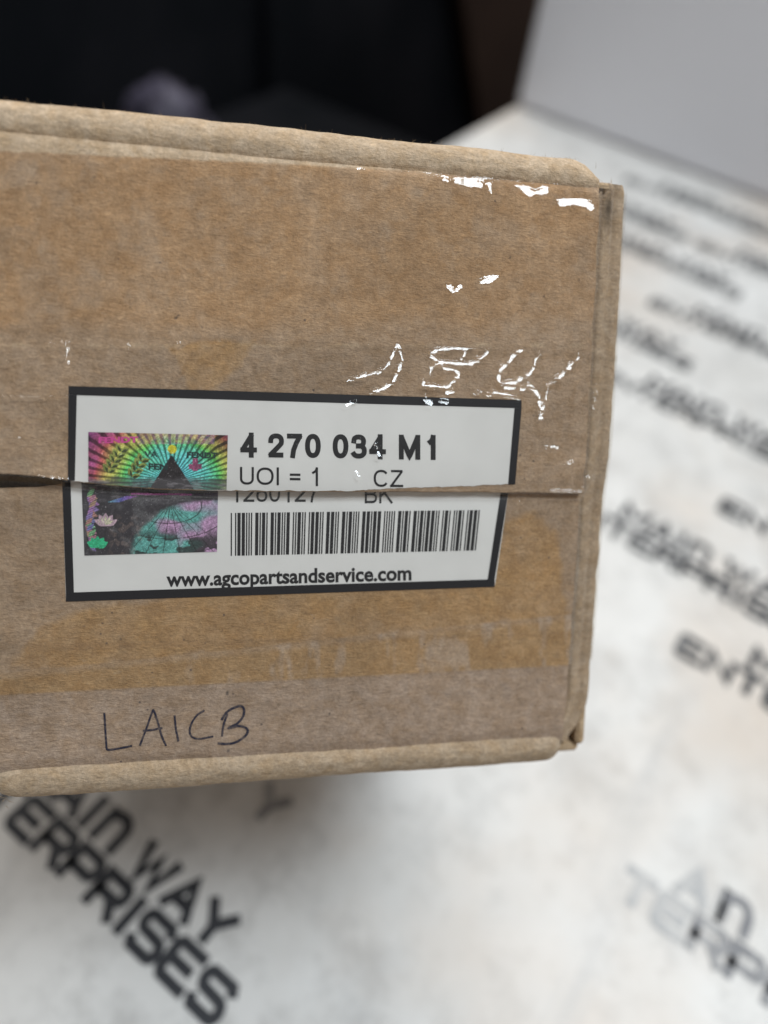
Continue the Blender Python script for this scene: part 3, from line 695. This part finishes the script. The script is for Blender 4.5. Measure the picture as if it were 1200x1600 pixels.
# handwriting in ballpoint
HW = {'L': [[(391, 515), (396, 580), (400, 640), (404, 651), (425, 650), (494, 637)]],
      'A': [[(525, 634), (548, 575), (570, 512), (577, 506), (592, 550), (606, 600), (621, 634)], [(538, 580), (570, 577), (607, 570)]],
      'I': [[(655, 524), (659, 570), (668, 618)]],
      'C': [[(765, 505), (738, 522), (716, 555), (710, 585), (720, 604), (745, 611), (796, 602)]],
      'B': [[(852, 518), (838, 560), (833, 600)], [(832, 538), (850, 512), (880, 494), (905, 489), (917, 503), (912, 530), (890, 555), (858, 572), (895, 564), (922, 570), (930, 585), (915, 607), (880, 627), (845, 631), (820, 628)]]}
V, Fc = [], []
for ch, sts in HW.items():
    for j, s in enumerate(sts):
        p = catmull(np.array(s) / 2.4 + np.array([0, 900])); p = p + .35 * rng.standard_normal(p.shape).cumsum(0) * .15
        v2, f2 = [], []; ribbon(p, 3.0 + .7 * random.random(), v2, f2)
        v2 = np.array(v2); k = sum(len(x) for x in V); V.append(local(onface(v2[:, 0], v2[:, 1], surfL, .00012 + .00002 * j))); Fc += [tuple(i + k for i in f)[::-1] for f in f2]
mesh_obj('handwriting', np.concatenate(V), Fc, MAT['pen'], box, smooth=False, label='LAICB written by hand in dark ballpoint pen')

# ------------------------------------------------------------------ clear tape with its wrinkles
def C4(l): return [(540 + x / 3, 490 + y / 3) for x, y in l]
RIDGES = [  # (pixel path, half width px, height mm)
 (C4([(0, 318), (60, 300), (130, 282), (170, 268), (200, 235), (220, 190), (237, 145), (252, 165), (262, 220), (245, 270), (215, 330), (170, 355), (115, 372)]), 3.0, .16),
 (C4([(400, 205), (395, 190), (430, 172), (500, 165), (560, 165), (600, 155), (640, 135), (662, 135), (668, 160), (655, 190), (620, 220), (580, 238), (510, 238), (440, 228), (400, 205)]), 3.6, .2),
 (C4([(440, 230), (400, 250), (390, 285)]), 3.0, .16),
 (C4([(440, 235), (460, 262), (510, 265), (528, 290), (500, 320), (470, 348), (420, 345), (355, 342), (362, 325)]), 3.4, .2),
 (C4([(1020, 60), (990, 75), (960, 85), (935, 92), (880, 130), (790, 190), (750, 240), (715, 270), (710, 320), (730, 335), (790, 325), (850, 290), (870, 265), (880, 220), (910, 180), (940, 100)]), 3.6, .2),
 (C4([(1165, 25), (1140, 70), (1110, 140), (1090, 200), (1050, 240), (1010, 285), (975, 315), (950, 345), (935, 380), (920, 420), (908, 465)]), 4.0, .22),
 (C4([(820, 360), (850, 340), (880, 360), (900, 400), (908, 460)]), 4.0, .22), (C4([(740, 350), (790, 345)]), 4.5, .22), (C4([(900, 495), (912, 490)]), 4.0, .2),
 (C4([(660, 388), (705, 372), (760, 388), (810, 402)]), 3.6, .18), (C4([(370, 405), (395, 425)]), 6, .3), (C4([(440, 410), (470, 412)]), 6, .3), (C4([(470, 372), (500, 365)]), 4, .2), (C4([(600, 378), (625, 370)]), 4, .2),
 (C4([(0, 430), (45, 415)]), 3, .16), (C4([(95, 128), (108, 128)]), 4, .2), (C4([(555, 185), (540, 215)]), 3, .14),
 ([(96, 538), (98, 555), (107, 569)], 3.4, .2), ([(103, 537), (105, 556)], 2.6, .16), ([(198, 540), (199, 546)], 3, .18), ([(274, 541), (278, 537)], 3, .18),
 ([(1, 571), (40, 562), (82, 538)], 2.4, .2), ([(1, 621), (60, 622), (106, 621)], 2.0, .18), ([(120, 757), (150, 760)], 2.5, .2), ([(200, 763), (230, 766)], 2.2, .2), ([(860, 769), (905, 771)], 2.6, .2), ([(1, 690), (30, 686)], 2, .15), ([(60, 745), (108, 752)], 2.2, .2), ([(934, 600), (930, 640)], 2, .15), ([(0, 560), (40, 552)], 3, .1),
 ([(905, 771), (918, 762), (926, 748)], 6, .4), ([(700, 768), (800, 770), (905, 770)], 4, .15), ([(852, 702), (868, 700)], 4, .14), ([(880, 730), (893, 722)], 4, .14), ([(812, 783), (818, 783)], 4, .25),
 ([(585, 700), (592, 712)], 4, .2), ([(556, 738), (560, 745)], 3, .15), ([(420, 520), (520, 505), (590, 520)], 7, .08), ([(380, 585), (460, 575), (540, 560)], 6, .08), ([(955, 545), (960, 525)], 4, .2), ([(949, 552), (957, 547)], 4, .2),
 ([(840, 560), (850, 640), (842, 740)], 9, .1), ([(900, 560), (880, 660), (893, 740)], 9, .12), ([(20, 700), (60, 690), (104, 700)], 8, .1), ([(0, 650), (50, 660), (104, 648)], 9, .08), ([(10, 830), (60, 850), (100, 840)], 8, .1), ([(0, 930), (50, 915), (96, 935)], 8, .1),
 ([(490, 790), (560, 797), (640, 786)], 5, .08), ([(900, 820), (885, 900), (890, 960)], 8, .12), ([(870, 800), (905, 850), (915, 930)], 7, .1),
]
RIDGES_TOP = [([(693, 282), (699, 284)], 5, .14), ([(712, 284), (726, 287), (748, 290)], 6, .16), ([(763, 288), (766, 303)], 5, .16), ([(810, 288), (826, 304), (852, 300)], 6.5, .2), ([(876, 319), (895, 313), (922, 325)], 8, .26), ([(557, 268), (560, 276)], 4, .1),
 ([(698, 447), (705, 457), (719, 450)], 6, .22), ([(750, 443), (762, 440), (777, 433)], 5.5, .22), ([(880, 470), (870, 480)], 4, .08)]
def height_from(ridges, U, Vv, seed, single=False):
    """metres of extra film height along the wrinkle paths: plain soft ridges, or strips of
    fine pleats that lean the film towards the ceiling light"""
    facets = []; H = np.zeros(U.shape); E = np.zeros(U.shape); r = np.random.default_rng(seed)
    for path, hw, mm in ridges:
        E0 = E.copy() if single else None
        pleat = mm >= .14 and path[0][0] not in (0, 700)
        if not pleat: hw *= 1.3
        p = densify(path, max(hw * .4, 1.)); u, v = px2uv(p[:, 0], p[:, 1], np.zeros(len(p))); sg = hw / F * .165 * (.80 if pleat else 1)
        wob = np.interp(np.arange(len(p)), np.arange(0, len(p) + 4, 4), .55 + .8 * r.random(len(np.arange(0, len(p) + 4, 4))))
        u = u + r.normal(0, .15 * sg, len(u)); v = v + r.normal(0, .15 * sg, len(v))
        for a, b, k in zip(u, v, wob):
            jj = np.where(np.abs(U[0] - a) < 3.4 * sg)[0]
            if len(jj) == 0: continue
            ii = np.where(np.abs(Vv[:, jj[len(jj) // 2]] - b) < 3.4 * sg)[0]
            if len(ii) == 0: continue
            sl = np.ix_(ii, jj); d2 = (U[sl] - a) ** 2 + (Vv[sl] - b) ** 2
            if pleat:
                E[sl] = np.maximum(E[sl], sstep(1.9 * sg * k, .9 * sg * k, np.sqrt(d2)))
            else: H[sl] = np.maximum(H[sl], mm * 2.4e-3 * k * np.exp(-d2 / (2 * sg * sg)))
        if single and pleat:
            Ek = np.where(E > E0, E, 0); facets.append((Ek, u.mean(), v.mean()))
    # slope that mirrors the ceiling light towards the viewer, per place
    W = np.stack([U, Vv, np.zeros_like(U)], -1) @ RB.T + FO
    tc = CAMPOS - W; tl = PANEL - W
    hv = tc / np.linalg.norm(tc, axis=-1, keepdims=True) + tl / np.linalg.norm(tl, axis=-1, keepdims=True); hv = hv @ RB
    gu, gv = -hv[..., 0] / hv[..., 2], -hv[..., 1] / hv[..., 2]
    wt = E + 1e-9; gum, gvm = (gu * wt).sum() / wt.sum(), (gv * wt).sum() / wt.sum()
    ph = gum * U + gvm * Vv + .00004 * fbm(U + .3, Vv + .3, .0016, seed + 9, 2)
    if single:                                # each small bubble leans as one facet
        for Ek, a, b in facets: H = np.maximum(H, Ek * np.clip(gum * (U - a) + gvm * (Vv - b) + .00025, 0, .0007))
        return H
    A = .00085
    saw = np.mod(ph, A)
    saw = np.where(saw > .96 * A, (A - saw) * 24, saw)
    return H + E * (saw + .00006)
def tape(name, ytop, ybot, off, ridges, step, seed, label, wavy=0., right=.018, wplane=0., dense=None):
    tu, tv = interp_path(ytop, wplane); bu, bv = interp_path(ybot, wplane)
    s = np.concatenate([np.arange(BW['l'] + .0005, UR, step), np.arange(UR, UR + .009, step * 1.2), np.linspace(UR + .0095, UR + right, 14)])
    kk = np.linspace(0, 1, int((tv.mean() - bv.mean()) / step))
    if dense:                                   # finer mesh where the film is crumpled
        (ua, ub, va, vb), fs = dense
        s = np.concatenate([np.arange(BW['l'] + .0005, ua, step), np.arange(ua, ub, fs), np.linspace(max(ub, UR), UR + .009, 24)[1:], np.linspace(UR + .0095, UR + right, 14)])
        T0, B0 = tv.mean(), bv.mean(); ka, kb_ = (T0 - va) / (T0 - B0), (T0 - vb) / (T0 - B0); H0 = T0 - B0
        kk = np.concatenate([np.arange(0, ka, step / H0), np.arange(ka, kb_, fs / H0), np.arange(kb_, 1, step / H0), [1.]])
    S, K = np.meshgrid(s, kk)
    Vv = np.interp(S, tu, tv) * (1 - K) + np.interp(S, bu, bv) * K
    blend = sstep(-.0022, .0002, Vv - v_seam(S))
    wf = surfU(S, np.maximum(Vv, v_seam(S))) * blend + surfL(S, Vv) * (1 - blend)
    if seed == 301: wf = wf + .0010 * sstep(VT - .0022, VT + .001, Vv) ** 1.5      # the stiff film bridges the fold
    sc_u, sc_w = side_curve(np.maximum(S - UR, 0)); sc_w = sc_w + tilt_low(Vv) * 1.0
    kb = sstep(UR - .0006, UR + .0022, S)
    U = np.where(S > UR, sc_u, S)
    Wd = wf * (1 - kb) + np.maximum(sc_w + .0003, -9) * kb
    U = U + kb * .0003 * sstep(.003, .006, S - UR) - end_round(Vv) * kb
    H = np.zeros_like(S)
    if ridges:
        # wrinkles are located on the true (u, v) of each row
        H = height_from(ridges, S, Vv, seed, single=(seed == 301))
    H = H + wavy * (np.clip(fbm(S + .2, Vv + .2, .010, seed + 3, 3), 0, 1) * .00022)
    Wd = Wd + off + H
    P = np.stack([U, Vv, Wd], -1)
    return mesh_obj(name, local(P), grid_faces(P.shape[1], P.shape[0])[:, ::-1], MAT['film'], box, label=label)
def level(y_l, y_r, w=0.):
    return [(-90, y_l - 90 * (y_r - y_l) / 950), (0, y_l), (950, y_r), (1050, y_r + 100 * (y_r - y_l) / 950)]
def hline(v): return [tuple(float(q[0]) for q in uv2px(np.array([u]), np.array([v]), np.array([0.]))) for u in (-.06, 0, .05, .12)]
vA0 = float(px2uv(480, 258, 0.)[1]); vA1 = float(px2uv(480, 541, 0.)[1]); vB0 = float(px2uv(480, 531, 0.)[1])
tape('tape_strip', [(-90, 232), (0, 237), (240, 247), (480, 258.5), (650, 268.5), (800, 281), (950, 293), (1050, 301)], hline(vA1), .00030, RIDGES_TOP, .00022, 301, 'clear tape across the upper flap')
vB1 = float(px2uv(480, 1003, -.003)[1])
tape('tape_strip', hline(vB0), hline(vB1), .00042, RIDGES, .00026, 311, 'wrinkled clear tape over the label and seam', wavy=.5, dense=((.026, UR - .0001, vB0 - .0001, float(px2uv(700, 665, 0.)[1])), .000105))
tape('tape_strip', level(1005, 985), level(1086, 1036), .00033, None, .0005, 321, 'clear tape along the lower flap', wplane=-.003)

# ------------------------------------------------------------------ loose paper fibres along the worn folds
V, Fc = [], []
def fibre(p, d, ln, wd):
    n = 5; side = np.cross(d, [0, 0, 1.]); side = side / (np.linalg.norm(side) + 1e-9); bend = rng.normal(0, .35, 3); s0 = len(V)
    for k in range(n):
        q = p + d * ln * k / (n - 1) + bend * ln * (k / (n - 1)) ** 2; h = side * wd / 2 * (1 - .8 * k / (n - 1)); V.append(q + h); V.append(q - h)
    for k in range(n - 1): Fc.append((s0 + 2 * k, s0 + 2 * k + 1, s0 + 2 * k + 3, s0 + 2 * k + 2))
for _ in range(260):
    u = rng.uniform(BW['l'], UR - .002); a = rng.uniform(.05, 1.1)
    p = np.array([u, VT + .0023 + .0047 * math.cos(a), -.0051 + .0049 * math.sin(a)]); d = nrm([rng.normal(0, 1.2), math.cos(a), math.sin(a) * .6])
    fibre(p, d, rng.uniform(.0003, .0011), .00005)
for _ in range(70):
    fibre(np.array([UR + rng.normal(.0008, .0022), .0560 + rng.normal(0, .0016), -.0012]), nrm(rng.normal(0, 1, 3) + [.2, .5, .6]), rng.uniform(.0005, .0018), .00009)
for _ in range(60):
    fibre(np.array([BW['l'] + rng.normal(.0004, .0008), -.079 + rng.normal(0, .0035), -.0045]), nrm(rng.normal(0, 1, 3) + [-.5, -.2, .6]), rng.uniform(.0005, .0022), .00010)
for _ in range(40):
    fibre(np.array([UR + rng.normal(.0006, .0012), -.0795 + rng.normal(0, .001), -.005]), nrm(rng.normal(0, 1, 3) + [.3, -.3, .6]), rng.uniform(.0004, .0012), .00009)
fo = mesh_obj('paper_fibres', np.array(V) - BASE, Fc, MAT['card_plain'], box, smooth=False); fo['kind'] = 'stuff'
